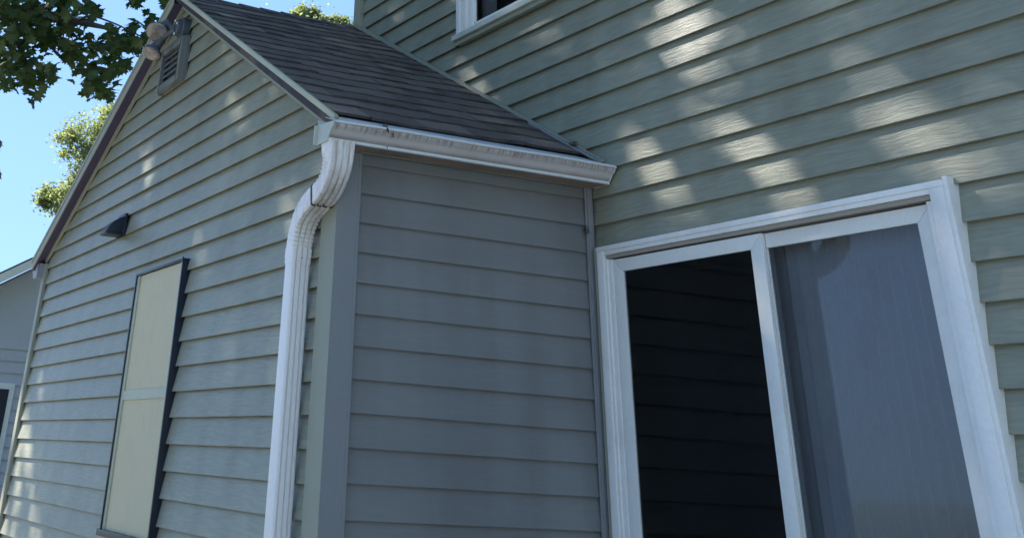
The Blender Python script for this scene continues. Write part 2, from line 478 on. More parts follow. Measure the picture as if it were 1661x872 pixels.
# gable wall of the wing (faces the viewer's left)
def gx0(z):
    return XL if z <= SL_(XL) else -25.0 - (12.68 - z) / 0.4150
def gx1(z):
    return XR - 0.9 if z <= SR(XR - 0.9) else -25.0 + (12.50 - z) / 0.4640
WINL = (-26.2, -18.2, -12.6, -1.66)     # small window low on the gable wall
s = MB(); siding(s, 'x', 0.0, -1, gx0, gx1, -22, 13, [WINL], zoff=-0.10)
gable = build('gable_wall', s, M['siding'], house)
# side wall of the wing (under the gutter)
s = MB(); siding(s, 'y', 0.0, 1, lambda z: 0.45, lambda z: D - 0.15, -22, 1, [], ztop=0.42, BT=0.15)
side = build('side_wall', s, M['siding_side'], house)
tag(side, 'smooth wall under the gutter, coloured blue-grey for its shade')
# main house wall
WU = (-11.1, 2.2, 9.05, 20.5)           # upper window opening
WD = (0.72, 18.0, -22.0, -1.90)         # sliding door opening
def mx0(z): return -24.2
s = MB(); siding(s, 'x', D, -1, mx0, lambda z: 46.0, -22, 34, [WU, WD])
mainw = build('main_wall', s, M['siding'], house)
# structure behind the cladding
s = MB()
s.box(XL + 0.1, -0.35, 0.35, D + 0.2, -25.4, -1.4 - 0.2)          # wing body, lower
s2 = MB()
s2.face([(XL + 0.15, 0.32, -25.4), (-26.2, 0.32, -25.4), (-26.2, 0.32, 11.7), (-51.9, 0.32, 1.0)])
s2.face([(-26.2, 0.32, -25.4), (-18.2, 0.32, -25.4), (-18.2, 0.32, -12.6), (-26.2, 0.32, -12.6)])
s2.face([(-26.2, 0.32, -1.66), (-18.2, 0.32, -1.66), (-18.2, 0.32, 9.2), (-25, 0.32, 12.2), (-26.2, 0.32, 11.7)])
s2.face([(-18.2, 0.32, -25.4), (-0.3, 0.32, -25.4), (-0.3, 0.32, 0.8), (-18.2, 0.32, 9.2)])
s2.face([(-0.3, 0.32, -25.4), (-0.3, D + 0.3, -25.4), (-0.3, D + 0.3, 0.6), (-0.3, 0.32, 0.6)])
s2.face([(XL + 0.15, 0.32, -25.4), (XL + 0.15, D + 0.3, -25.4), (XL + 0.15, D + 0.3, 1.0), (XL + 0.15, 0.32, 1.0)])
for (a, b_, c, d) in clip_quads(-24.3, 46, -25.4, 34, [WU, (WD[0], WD[1], -25.5, WD[3])]):
    s2.face([(a, D + 0.35, c), (b_, D + 0.35, c), (b_, D + 0.35, d), (a, D + 0.35, d)])
s2.face([(-24.3, D + 0.35, -25.4), (-24.3, D + 70, -25.4), (-24.3, D + 70, 34), (-24.3, D + 0.35, 34)])
s2.face([(46, D + 0.35, -25.4), (46, D + 70, -25.4), (46, D + 70, 34), (46, D + 0.35, 34)])
s2.face([(-24.3, D + 70, -25.4), (46, D + 70, -25.4), (46, D + 70, 34), (-24.3, D + 70, 34)])
build('sheathing', s2, M['trim_shaded'], house)
s = MB()
s.box(XL + 0.05, -0.15, 0.15, 0.30, -25.5, -22.02)
s.box(-0.30, -0.16, 0.31, D, -25.5, -22.02)
s.box(18.2, 46, D + 0.15, D + 0.33, -25.5, -22.02)
build('foundation', s, M['concrete'], house)
# main roof high above
s = MB()
for sg in (0, 1):
    y0, y1 = (D - 5, D + 35) if sg == 0 else (D + 75, D + 35)
    z0, z1 = 32.5, 50.0
    s.face([(-28, y0, z0), (50, y0, z0), (50, y1, z1), (-28, y1, z1)])
    s.face([(-28, y0, z0 + .8), (50, y0, z0 + .8), (50, y1, z1 + .8), (-28, y1, z1 + .8)])
s.face([(-28, D - 5, 32.5), (50, D - 5, 32.5), (50, D - 5, 33.3), (-28, D - 5, 33.3)])
s.face([(-24.3, D + .35, 34), (-24.3, D + 35, 50), (-24.3, D + 70, 34)])
s.face([(46, D + .35, 34), (46, D + 35, 50), (46, D + 70, 34)])
build('main_roof', s, M['shingle'], house)

# corner boards
s = MB()
s.box(-1.28, 0.10, -0.12, 0.10, -22, 1.35)
s.box(-0.10, 0.10, 0.10, 0.80, -22, 0.42)
build('corner_board', s, [M['trim']], house, bevel=0.0012)
s = MB(); s.box(0.095, 0.112, -0.118, 0.80, -21.9, 0.415)
s.box(0.105, 0.135, 0.72, 0.83, -22, 0.415)
cb = build('corner_board_face', s, M['trim_shaded'], house)  # thin sheet giving the board's side face its shaded colour
s = MB(); s.box(XL - 0.25, XL + 0.55, -0.14, 0.10, -22, 1.25); s.box(XL - 0.25, XL - 0.05, 0.1, 0.9, -22, 1.25)
build('corner_board', s, M['trim'], house, bevel=0.0012)
s = MB(); s.box(-24.98, -24.15, D - 0.22, D + 0.12, 13.0, 34); s.box(-24.98, -24.8, D + 0.12, D + 0.9, 13.0, 34)
build('corner_board', s, M['trim'], house, bevel=0.0012)
# inside corner post between side wall and main wall
s = MB(); s.box(0.02, 0.20, D - 0.26, D - 0.02, -22, 0.42); s.box(0.06, 0.13, D - 0.34, D - 0.26, -22, 0.40)
build('inside_corner_post', s, M['trim_shaded'], house, bevel=0.001)

# trims following the rakes, on the wall face
s = MB()
s.prism([(-25, -0.16, 12.50), (-0.9, -0.16, SR(-0.9)), (-0.9, -0.16, SR(-0.9) + 0.34), (-25, -0.16, 12.84)], (0, 0.2, 0))
build('rake_trim', s, M['trim'], house)
s = MB()
s.prism([(-25, -0.13, 12.50), (-25, -0.13, 12.74), (XL, -0.13, SL_(XL) + 0.24), (XL, -0.13, SL_(XL))], (0, 0.18, 0))
build('rake_trim', s, M['trim'], house)
# soffit boards (plum coloured underside of the overhang)
s = MB()
s.prism([(-25, -0.70, 12.62), (-25, 0.2, 12.78), (-53.1, 0.2, SL_(-53.1) + 0.28), (-53.1, -0.70, SL_(-53.1) + 0.02)], (0, 0, 0.12))
build('rake_soffit', s, M['purple'], house)
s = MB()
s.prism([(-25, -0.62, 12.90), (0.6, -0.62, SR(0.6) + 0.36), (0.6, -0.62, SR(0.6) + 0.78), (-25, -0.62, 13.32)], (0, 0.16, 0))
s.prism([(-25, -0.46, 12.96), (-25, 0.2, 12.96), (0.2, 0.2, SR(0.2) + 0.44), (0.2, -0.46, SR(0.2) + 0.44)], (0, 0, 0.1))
build('rake_soffit', s, M['shade_dark_board'], house)
# fascias
TR = lambda x: 13.47 - 0.4640 * (x + 25)
s = MB()
s.prism([(-25, -0.76, TR(-25) - .26), (0.78, -0.76, TR(0.78) - .22), (0.92, -0.76, TR(0.92)), (-25, -0.76, TR(-25))], (0, 0.14, 0))
s.prism([(-25, -0.80, TR(-25) - .05), (0.9, -0.80, TR(0.9) - .05), (0.95, -0.80, TR(0.95) + .02), (-25, -0.80, TR(-25) + .02)], (0, 0.04, 0))
build('fascia', s, M['cream'], house, bevel=0.001)
TLf = lambda x: 13.47 - 0.4150 * (-25 - x)
s = MB()
s.prism([(-25, -0.76, 12.60), (-25, -0.76, 13.45), (-53.6, -0.76, TLf(-53.6) - .04), (-53.1, -0.76, TLf(-53.1) - .88)], (0, 0.06, 0))
s.prism([(-25, -0.81, 13.22), (-25, -0.81, 13.49), (-53.6, -0.81, TLf(-53.6) - .01), (-53.5, -0.81, TLf(-53.5) - .25)], (0, 0.05, 0))
build('fascia', s, M['cream_left'], house, bevel=0.001)

# ---------------- wing roof: every course a row of overlapping tabs
RZ = 13.33; SLP = 0.4640; EAVE = -0.08
def roof_z(x): return RZ - SLP * (x + 25)
s = MB()
ncrs = 17; step = (EAVE + 25.0) / ncrs
rr = random.Random(5)
nx = Vector((SLP, 0, 1)).normalized()
def RP(x, y, h):
    sag = -0.10 * math.sin(math.pi * min(1, max(0, (y + .8) / 12.2))) * min(1, (x + 25 + 8) / 20) if x < 0 else 0
    w = 0.03 * math.sin(y * 1.7 + x * 0.9) + 0.02 * math.sin(y * 3.9 - x * 2.1)
    z = roof_z(x) + sag * .5 + w * .5
    return (x + nx.x * h, y, z + nx.z * h)
for c in range(ncrs):
    xa = EAVE - c * step                  # lower edge of the course
    xb = max(xa - step * 1.15, -25.02)
    y = -0.72 - rr.uniform(0, 1.2)
    ctone = rr.uniform(-0.1, 0.1)
    while y < D - 0.02:
        wd = rr.choice([1.0, 1.6, 2.2, 3.0]) * rr.uniform(.8, 1.2)
        y2 = min(y + wd, D - 0.02); ya = max(y, -0.74)
        if y2 - ya > 0.05:
            th = 0.085 + rr.choice([0, 0, 0.03, 0.045])
            tone = min(1, max(0, 0.42 + ctone + rr.uniform(-.24, .24) + (0.35 if rr.random() < .08 else 0)))
            j0 = rr.uniform(-.03, .03); sk = rr.choice([-.35, 0.0, .3]) if ya > -0.7 else 0
            dx = rr.uniform(-.05, .05)
            n = max(1, int((y2 - ya) / 0.8))
            ys = [ya + (y2 - ya) * i / n for i in range(n + 1)]
            for i in range(n):
                a, b_ = ys[i], ys[i + 1]
                f = [RP(xa + dx, a + (sk if i == 0 and False else 0), th), RP(xa + dx, b_, th), RP(xb, b_, 0.02), RP(xb, a, 0.02)]
                s.face(f, 0, tone)
                s.face([RP(xa + dx, a, -0.02), RP(xa + dx, b_, -0.02), RP(xa + dx, b_, th), RP(xa + dx, a, th)], 0, 0.0)
            if th > .1:
                s.face([RP(xa + dx, ya, 0.03), RP(xa + dx, ya, th), RP(xb, ya, 0.02)], 0, 0.0)
                s.face([RP(xa + dx, y2, 0.03), RP(xa + dx, y2, th), RP(xb, y2, 0.02)], 0, 0.0)
            # slanted laminated edge
            if sk and y2 - ya > 1.2 and c > 0:
                ym = ya + (y2 - ya) * rr.uniform(.3, .7)
                s.face([RP(xa + dx, ym, th + .004), RP(xa + dx, y2, th + .004), RP(xb + .25, y2, 0.045), RP(xb + .25, ym + sk, 0.045)], 0, min(1, max(0, tone + rr.uniform(-.2, .25))))
        y += wd
# left slope and underside
s.face([(-25, -0.74, RZ + .02), (-25, D, RZ + .02), (-53.7, D, RZ - .415 * 28.7), (-53.7, -0.74, RZ - .415 * 28.7)], 0, .4)
s.face([(-25, -0.66, RZ - .14), (-25, D, RZ - .14), (-53.6, D, RZ - .14 - .415 * 28.6), (-53.6, -0.66, RZ - .14 - .415 * 28.6)], 0, .2)
s.face([(-25, -0.66, RZ - .14), (-25, D, RZ - .14), (EAVE, D, roof_z(EAVE) - .14), (EAVE, -0.66, roof_z(EAVE) - .14)], 0, .2)
roof = build('roof', s, M['shingle'], house)
# ridge caps
s = MB(); y = -0.8; k = 0
while y < D - .3:
    s.face([(-25, y, RZ + .16), (-25, y + 1.7, RZ + .08), (-24.0, y + 1.7, RZ - .40), (-24.0, y, RZ - .33)], 0, rr.uniform(.2, .6))
    s.face([(-25, y, RZ + .16), (-25, y + 1.7, RZ + .08), (-26.0, y + 1.7, RZ - .38), (-26.0, y, RZ - .31)], 0, rr.uniform(.2, .6))
    s.face([(-25, y, RZ + .16), (-24.0, y, RZ - .33), (-25, y, RZ - .02), (-26.0, y, RZ - .31)], 0, .1)
    y += 1.4
build('ridge_cap', s, M['shingle'], roof)
# flashing strip where the roof meets the main wall
s = MB()
F0 = lambda x: roof_z(x) + 0.10
s.prism([(-24.4, D - .20, F0(-24.4)), (1.2, D - .20, F0(1.2)), (1.2, D - .20, F0(1.2) + .10), (-24.4, D - .20, F0(-24.4) + .24)], (0, 0.20, 0))
build('flashing', s, M['trim'], roof)
s = MB()
s.prism([(-4.0, D - .42, F0(-4.0) - .02), (1.35, D - .42, F0(1.35) - .02), (1.35, D - .42, F0(1.35) + .05), (-4.0, D - .42, F0(-4.0) + .06)], (0, 0.17, 0))
build('flashing', s, M['trim_shaded'], roof)

# ---------------- gutter on the right eave
def gutter_profile(x0, flip=1, X=lambda x: x):
    # (x, z) outline of an ogee gutter, from the back top, down, forward, up to the lip
    pts = [(0.28, 1.30), (0.28, 0.42), (0.40, 0.385), (1.36, 0.385), (1.46, 0.40), (1.47, 0.47), (1.50, 0.50),
           (1.57, 0.56), (1.66, 0.66), (1.76, 0.745), (1.86, 0.80), (1.93, 0.865), (1.94, 0.93), (2.03, 0.94), (2.045, 1.00), (2.00, 1.03), (1.93, 1.02)]
    return pts
gp = gutter_profile(0)
Y0g, Y1g = -1.20, D - 0.06
gut = MB()
segs = 14
def gz(y): return 0.012 * math.sin(y * 0.9) + 0.0 
for i in range(segs):
    ya = Y0g + (Y1g - Y0g) * i / segs; yb = Y0g + (Y1g - Y0g) * (i + 1) / segs
    for k in range(len(gp) - 1):
        (xa, za), (xb, zb) = gp[k], gp[k + 1]
        mi = 0
        if k in (1, 2): mi = 1
        if k >= 12: mi = 2
        if k in (3, 4): mi = 2 if k == 4 else 0
        if k == 0: mi = 3
        gut.face([(xa, ya, za + gz(ya)), (xa, yb, za + gz(yb)), (xb, yb, zb + gz(yb)), (xb, ya, za * 0 + zb + gz(ya))], mi)
# underside first face is the dirty bottom
gutter = build('gutter', gut, [M['gutter'], M['brown'], M['lip'], M['guard']], house, smooth=True)
tag(gutter, 'dirty white gutter along the eave above the smooth side wall')
s = MB()   # lower bead highlighted
s.prism([(1.38, Y0g, 0.372), (1.50, Y0g, 0.385), (1.51, Y0g, 0.475), (1.455, Y0g, 0.47)], (0, Y1g - Y0g, 0))
build('bead', s, M['lip'], gutter)
s = MB()   # guard / inner apron between the shingles and the lip
s.prism([(-0.15, -.60, 1.66), (1.95, -.60, 1.02), (1.95, -.60, 1.0), (-0.15, -.60, 1.63)], (0, Y1g + .60 - .45, 0))
s.prism([(0.95, Y0g + .02, 1.30), (1.95, Y0g + .02, 1.00), (1.95, Y0g + .02, 0.985), (0.95, Y0g + .02, 1.285)], (0, .57, 0))
build('gutter_apron', s, M['guard'], gutter)
for yy, sg in ((Y0g, -1), (Y1g, 1)):
    s = MB(); poly = [(x, yy, z) for x, z in gp[:-2]]
    poly[0] = (0.28, yy, 1.12)
    s.prism(poly, (0, 0.03 * -sg, 0))
    out_ = []
    # raised rim round the cap
    pr = [(x, z) for x, z in gp[1:14]]
    for (xa, za), (xb, zb) in zip(pr, pr[1:]):
        s.prism([(xa, yy, za - .02), (xb, yy, zb - .02), (xb, yy, zb + .03), (xa, yy, za + .03)], (0, 0.05 * sg, 0))
    s.box(0.24, 0.32, min(yy, yy + .12 * sg), max(yy, yy + .12 * sg), 0.40, 1.10)
    build('end_cap', s, M['endcap'] if sg < 0 else M['lip'], gutter)
s = MB(); s.box(1.955, 1.97, 1.22, 1.25, 0.70, 0.90); build('rivet', s, M['seam'], gutter)
s = MB(); s.box(1.50, 1.515, 1.20, 1.235, 0.40, 0.48)
build('seam', s, M['seam'], gutter)
# strip of soffit / frieze behind the gutter
s = MB(); s.box(0.0, 0.28, 0.0, D - 0.1, 0.425, 0.60); s.box(0.14, 0.27, 0.2, D - 0.12, 0.385, 0.424)
s.box(0.03, 0.25, -0.6, D - 0.1, 0.62, 1.40)
build('eave_board', s, M['tan'], house)
# gutter on the far left eave
s = MB()
lp = [(-51.95 - (x - 0.28) * 1.05, z - 0.22 + .2) for x, z in gp]
for k in range(len(lp) - 1):
    (xa, za), (xb, zb) = lp[k], lp[k + 1]
    s.face([(xa, -0.55, za), (xb, -0.55, zb), (xb, D, zb), (xa, D, za)])
s.prism([(x, -0.55, z) for x, z in lp[:-2]], (0, 0.04, 0))
g2 = build('gutter', s, M['gutter_grey'], house)
tag(g2, 'small grey gutter end at the far left eave')

# ---------------- downspout with two crimped elbows
path = [(1.14, -0.66, 0.41), (1.15, -0.66, 0.10), (1.13, -0.65, -0.20), (1.0, -0.64, -0.52), (0.66, -0.62, -0.86), (0.08, -0.59, -1.13),
        (-0.72, -0.56, -1.32), (-1.42, -0.53, -1.52), (-1.95, -0.50, -1.78), (-2.29, -0.47, -2.12), (-2.48, -0.455, -2.48), (-2.56, -0.45, -2.85), (-2.59, -0.45, -3.3)]
def catmull(P, n):
    outp = []
    P = [Vector(p) for p in P]
    for i in range(len(P) - 1):
        p0, p1, p2, p3 = P[max(i - 1, 0)], P[i], P[i + 1], P[min(i + 2, len(P) - 1)]
        for j in range(n):
            t = j / n
            outp.append(0.5 * ((2 * p1) + (-p0 + p2) * t + (2 * p0 - 5 * p1 + 4 * p2 - p3) * t * t + (-p0 + 3 * p1 - 3 * p2 + p3) * t ** 3))
    outp.append(P[-1]); return outp
def pipe_section(hx, hy, flutes=True):
    """outline in local (a across x, b across y); front +a face carries flutes, also -b face one"""
    pts = []
    r = 0.07
    def corner(cx, cy, a0):
        for k in range(4):
            a = math.radians(a0 + 30 * k); pts.append((cx + r * math.cos(a), cy + r * math.sin(a)))
    # start at (+a, -b) going to (+a,+b)
    corner(hx - r, -hy + r, -90)
    if flutes:
        for c in (-0.26, 0.02, 0.30):
            for d, e in ((-0.055, 0), (-0.025, 0.11), (0.025, 0.11), (0.055, 0)):
                pts.append((hx - e, (c + d) * 2 * hy * 0.93))
    corner(hx - r, hy - r, 0); corner(-hx + r, hy - r, 90)
    if flutes:
        for d, e in ((0.1, 0), (0.05, .035), (-0.05, .035), (-0.1, 0)): pts.append((-hx + e, d * hy))
    corner(-hx + r, -hy + r, 180)
    return pts
def sweep(mb, pts, size, crimp=None, mi=0, inner=None):
    rings = []
    n = len(pts)
    for i, p in enumerate(pts):
        a = pts[max(i - 1, 0)]; b_ = pts[min(i + 1, n - 1)]
        t = (b_ - a); t.y = 0; t.normalize()
        A = Vector((-t.z, 0, t.x)).normalized()
        if A.x < 0 and t.z < 0: A = -A
        hx, hy = size(i / (n - 1))
        c = crimp(i / (n - 1), i) if crimp else 0
        sec = pipe_section(hx, hy)
        ring = []
        for (u, v) in sec:
            # crimps deepest on the inside (-A) and lower faces
            q = p + A * (u * (1 - 0 * c)) + Vector((0, v, 0))
            w_in = inner(u / hx, v / hy) if inner else 1.0
            q = q - A * (c * w_in * (u / hx)) - Vector((0, c * w_in * 0.8 * (v / hy), 0))
            ring.append(mb.vert(tuple(q)))
        rings.append(ring)
    for a, b_ in zip(rings, rings[1:]):
        for k in range(len(a)): mb.idx([a[k], a[(k + 1) % len(a)], b_[(k + 1) % len(a)], b_[k]], mi)
    return rings
dsp = thing  # (kept short)
P = catmull(path, 12)
nP = len(P)
i1 = int(nP * 0.50); i2 = nP
ds = MB()
straight = [Vector((-2.59, -0.45, -3.0 - 0.8 * k)) for k in range(25)]
sweep(ds, straight, lambda t: (0.325, 0.395))
downspout = build('downspout', ds, M['pipe'], house, smooth=True)
tag(downspout, 'white fluted downspout bending from gutter to the gable wall')
e1 = MB()
def cr1(t, i):
    w = math.exp(-((t - 0.55) / 0.33) ** 4)
    return 0.034 * w * (0.5 + 0.5 * math.cos(i * 2 * math.pi / 6.0))
sweep(e1, P[:i1], lambda t: (0.46 - 0.10 * min(1, t * 1.5), 0.53 - 0.09 * min(1, t * 1.3)), cr1, 0, lambda a, b: 0.08 + 1.2 * max(0, .55 - a) * .7)
build('elbow', e1, M['pipe'], downspout, smooth=True)
e2 = MB()
def cr2(t, i):
    w = math.exp(-((t - 0.52) / 0.34) ** 6)
    return 0.036 * w * (0.5 + 0.5 * math.cos(i * 2 * math.pi / 6.0))
sweep(e2, P[i1 - 5:], lambda t: (0.365 - .015 * t, 0.45 - .03 * t), cr2, 0, lambda a, b: 0.35 + 0.65 * max(0, a))
build('elbow', e2, M['pipe'], downspout, smooth=True)
s = MB(); sweep(s, [Vector((-2.575, -.45, -2.78 - .08 * k)) for k in range(5)], lambda t: (0.362, 0.432)); build('collar', s, M['pipe'], downspout, smooth=True)
s = MB(); sweep(s, [Vector((-2.578, -.45, -3.10 - .012 * k)) for k in range(3)], lambda t: (0.345, 0.415)); build('seam', s, M['seam'], downspout, smooth=True)
s = MB(); sweep(s, P[i1 - 7:i1 - 4], lambda t: (0.372, 0.452)); build('seam', s, M['seam'], downspout, smooth=True)
s = MB()
for y_ in (-0.30,):
    s.box(-2.96, -2.22, -0.87, -0.02, -14.0, -13.7)
build('strap', s, M['lip'], downspout)

# ---------------- upper window on the main wall
x0, x1, z0, z1 = WU
win = MB(); yf = D - 0.30
# casing: left, right, head (profiled) and sill
def casing(mb, xa, xb, za, zb, y0=yf):
    mb.box(xa, xb, y0, D + .3, za, zb)
win.box(-11.16, -10.75, yf, D + .3, 9.44, 20.6); win.box(-10.75, -10.15, yf + .05, D + .3, 9.44, 20.6); win.box(-10.15, -9.76, yf + .16, D + .3, 9.44, 20.6)
win.box(1.0, 2.2, yf, D + .3, 9.44, 20.6); win.box(-11.16, 2.2, yf - .04, D + .3, 20.6, 21.6)
win_o = build('window', win, M['jamb'], house, bevel=0.0015)
tag(win_o, 'upper window with white frame above the wing roof')
s = MB(); s.prism([(-11.36, yf - .16, 9.14), (-11.36, yf - .16, 9.40), (-11.36, D, 9.50), (-11.36, D, 9.14)], (13.8, 0, 0))
build('sill', s, M['sill'], win_o, bevel=0.0015)
s = MB(); s.box(-11.42, 2.5, yf + .03, D, 8.92, 9.12); s.box(-11.40, -11.18, yf + .12, D, 8.92, 21.7)
build('window_trim', s, M['trim'], win_o)
s = MB(); ys = D - .12
s.box(-9.76, -9.52, ys - .05, ys + .1, 9.45, 20.6); s.box(-9.52, -9.34, ys, ys + .1, 9.66, 20.6)
s.box(-9.76, 1.0, ys - .05, ys + .1, 9.45, 9.58); s.box(-9.52, 1.0, ys, ys + .1, 9.581, 9.72)
s.box(-9.5, 1.0, ys - .02, ys + .1, 14.8, 15.3)
build('sash', s, M['white'], win_o, bevel=0.001)
s = MB(); s.face([(-9.4, ys + .06, 9.6), (1.0, ys + .06, 9.6), (1.0, ys + .06, 20.6), (-9.4, ys + .06, 20.6)])
build('pane', s, M['glass'], win_o)
s = MB()
for (a, b_, yy) in ((-9.5, -8.0, ys + .5), (-.5, 1.0, ys + .5)):
    n = 12
    for i in range(n):
        ua, ub = a + (b_ - a) * i / n, a + (b_ - a) * (i + 1) / n
        s.face([(ua, yy + .12 * (i % 2), 9.3), (ub, yy + .12 * ((i + 1) % 2), 9.3), (ub, yy + .12 * ((i + 1) % 2), 20.8), (ua, yy + .12 * (i % 2), 20.8)])
    build('curtain', s, M['curtain'], win_o)
    s = MB()
def room(mb, a, b_, y0, y1, c, d):
    mb.face([(a, y1, c), (b_, y1, c), (b_, y1, d), (a, y1, d)]); mb.face([(a, y0, c), (a, y1, c), (a, y1, d), (a, y0, d)])
    mb.face([(b_, y0, c), (b_, y1, c), (b_, y1, d), (b_, y0, d)]); mb.face([(a, y0, c), (b_, y0, c), (b_, y1, c), (a, y1, c)])
    mb.face([(a, y0, d), (b_, y0, d), (b_, y1, d), (a, y1, d)])
s = MB(); room(s, -11.1, 2.2, D + .36, D + 18, 9.05, 20.6); build('room', s, M['room_grey'], win_o)

# ---------------- sliding door on the main wall
s = MB(); yf = D - 0.32
s.box(0.70, 1.14, yf, D + .3, -22, -2.06)                       # left casing
s.box(0.68, 18.2, yf, D + .3, -2.055, -1.88)
s.box(0.94, 18.0, yf + .03, D + .3, -2.20, -2.056)
s.box(17.7, 18.2, yf, D + .3, -22, -2.06)
s.box(18.2, 18.36, yf + .06, D + .3, -22, -1.80)
door = build('sliding_door', s, M['white'], house, bevel=0.001)
tag(door, 'white framed sliding glass door below the main wall siding')
s = MB(); s.box(1.18, 17.7, yf + .10, D + .3, -2.33, -2.205); build('head_strip', s, M['tan'], door)
s = MB(); s.box(0.46, 0.67, yf + .05, D, -22, -1.86); build('door_trim', s, M['trim'], door)
ys = D - .16
s = MB()
s.box(1.18, 1.28, yf + .06, D + .3, -22, -2.335); s.box(1.31, 1.54, ys - .03, D + .3, -22, -2.36)
build('jamb', s, M['white'], door, bevel=0.001)
s = MB(); s.box(17.4, 17.7, ys - .03, D + .3, -22, -2.36); build('jamb', s, M['white'], door, bevel=0.001)
for (a, b_, yy) in ((1.56, 10.2, ys), (9.6, 17.4, ys + .14)):
    s = MB()
    w_ = 0.62
    # mitred stiles and rails
    s.prism([(a, yy, -22), (a, yy, -2.40), (a + w_, yy, -2.40 - .44), (a + w_, yy, -22)], (0, .12, 0))
    s.prism([(a + .02, yy, -2.39), (b_, yy, -2.39), (b_ - w_, yy, -2.83), (a + w_ + .02, yy, -2.83)], (0, .12, 0))
    s.prism([(b_, yy, -22), (b_ - w_, yy, -22), (b_ - w_, yy, -2.84), (b_, yy, -2.40)], (0, .12, 0))
    fr = build('door_panel', s, M['jamb'], door, bevel=0.0008)
    s = MB(); s.face([(a + w_ - .05, yy + .08, -22), (b_ - w_ + .05, yy + .08, -22), (b_ - w_ + .05, yy + .08, -2.8), (a + w_ - .05, yy + .08, -2.8)])
    build('pane', s, M['glass'], fr)
s = MB(); s.box(9.8, 10.0, ys - .35, ys - .02, -14.5, -12.5); build('handle', s, M['white'], door, bevel=0.002)
s = MB(); n = 34
for i in range(n):
    ua, ub = 8.9 + 8.4 * i / n, 8.9 + 8.4 * (i + 1) / n
    s.face([(ua, ys + .8 + .14 * (i % 2), -22), (ub, ys + .8 + .14 * ((i + 1) % 2), -22), (ub, ys + .8 + .14 * ((i + 1) % 2), -2.3), (ua, ys + .8 + .14 * (i % 2), -2.3)])
build('curtain', s, M['curtain_light'], door)
s = MB(); room(s, 0.7, 18.0, D + .36, D + 30, -22.5, -1.9); build('room', s, M['interior'], door)

# ---------------- small dark-framed window low on the gable wall
a, b_, c, d = WINL
s = MB(); yy = -0.26
s.box(b_ - .02, b_ + .12, yy, .3, c, d + .08); s.box(a - .12, a + .02, yy, .3, c, d + .08)
s.box(a, b_, yy, .3, d - .02, d + .08); s.box(a - .3, b_ + .3, yy - .1, .3, c - .25, c)
s.box(b_ + .02, b_ + .14, yy - .03, yy + .02, d - .10, d + .14)
w2 = build('window', s, M['black'], house, bevel=0.001)
tag(w2, 'dark framed window closed with a cream panel, low on the gable wall')
s = MB(); s.box(b_ - .42, b_ - .02, yy + .08, yy + .2, c, d - .05); s.box(a + .02, a + .42, yy + .08, yy + .2, c, d - .05); s.box(a + .4, b_ - .4, yy + .09, yy + .19, (c + d) / 2 - .2, (c + d) / 2 + .2)
build('sash', s, M['cream'], w2)
s = MB(); s.box(a + .3, b_ - .3, -.10, -.04, c, d - .05)
build('panel', s, M['blind'], w2)
s = MB(); room(s, a, b_, .35, 6, c, d); build('room', s, M['interior'], w2)

# ---------------- gable vent (louvre)
vx0, vx1, vz0, vz1 = -27.15, -23.10, 7.95, 10.42
s = MB(); vy = -0.42; w_ = .42
s.box(vx0, vx0 + w_, vy, .1, vz0, vz1); s.box(vx1 - w_, vx1, vy, .1, vz0, vz1)
s.box(vx0 + w_, vx1 - w_, vy, .1, vz1 - .36, vz1); s.box(vx0 + w_, vx1 - w_, vy, .1, vz0, vz0 + .36)
s.box(vx0 - .16, vx0, vy + .14, .1, vz0 - .06, vz1 + .06); s.box(vx1, vx1 + .12, vy + .2, .1, vz0 - .04, vz1 + .04)
vent = build('gable_vent', s, M['fixture'], house, bevel=0.002)
tag(vent, 'grey louvred vent under the gable peak')
s = MB()
nl = 5
for i in range(nl):
    zc = vz0 + .36 + (i + .5) * (vz1 - vz0 - .72) / nl
    s.prism([(vx0 + w_, vy + .10, zc - .17), (vx0 + w_, vy + .10, zc - .06), (vx0 + w_, -.05, zc + .26), (vx0 + w_, -.05, zc + .15)], (vx1 - vx0 - 2 * w_, 0, 0))
build('slat', s, M['fixture'], vent)
s = MB(); s.box(vx0 + w_, vx1 - w_, -.04, -.02, vz0 + .3, vz1 - .3); build('screen', s, M['interior'], vent)
M['ventgrey'] = paint('vent_grey', (0.16, 0.17, 0.145), 0.55, 0.2)
for o in (vent, vent.children[0]): o.data.materials[0] = M['ventgrey']

# ---------------- dryer hood
hood = thing('exhaust_hood', 'black quarter-round exhaust hood on the gable wall siding', 'vent hood', W(-31.6, -0.05, 0.8))
s = MB()
hx0, hx1 = -32.45, -31.05
prof = [(0.0, 1.90), (-0.14, 1.86), (-0.40, 1.76), (-0.66, 1.58), (-0.88, 1.36), (-1.04, 1.14), (-1.12, 0.98), (-1.12, 0.86), (0.0, 0.86)]
s.prism([(hx0, y, z) for y, z in prof], (hx1 - hx0, 0, 0))
build('hood', s, M['black'], hood, bevel=0.0015)
s = MB(); s.box(hx0 - .14, hx1 + .10, -.16, 0.0, .86, 2.02)
s.box(hx0 - .05, hx1 + .05, -1.16, -.16, .90, 1.0)
build('back_plate', s, M['black'], hood, bevel=0.0015)

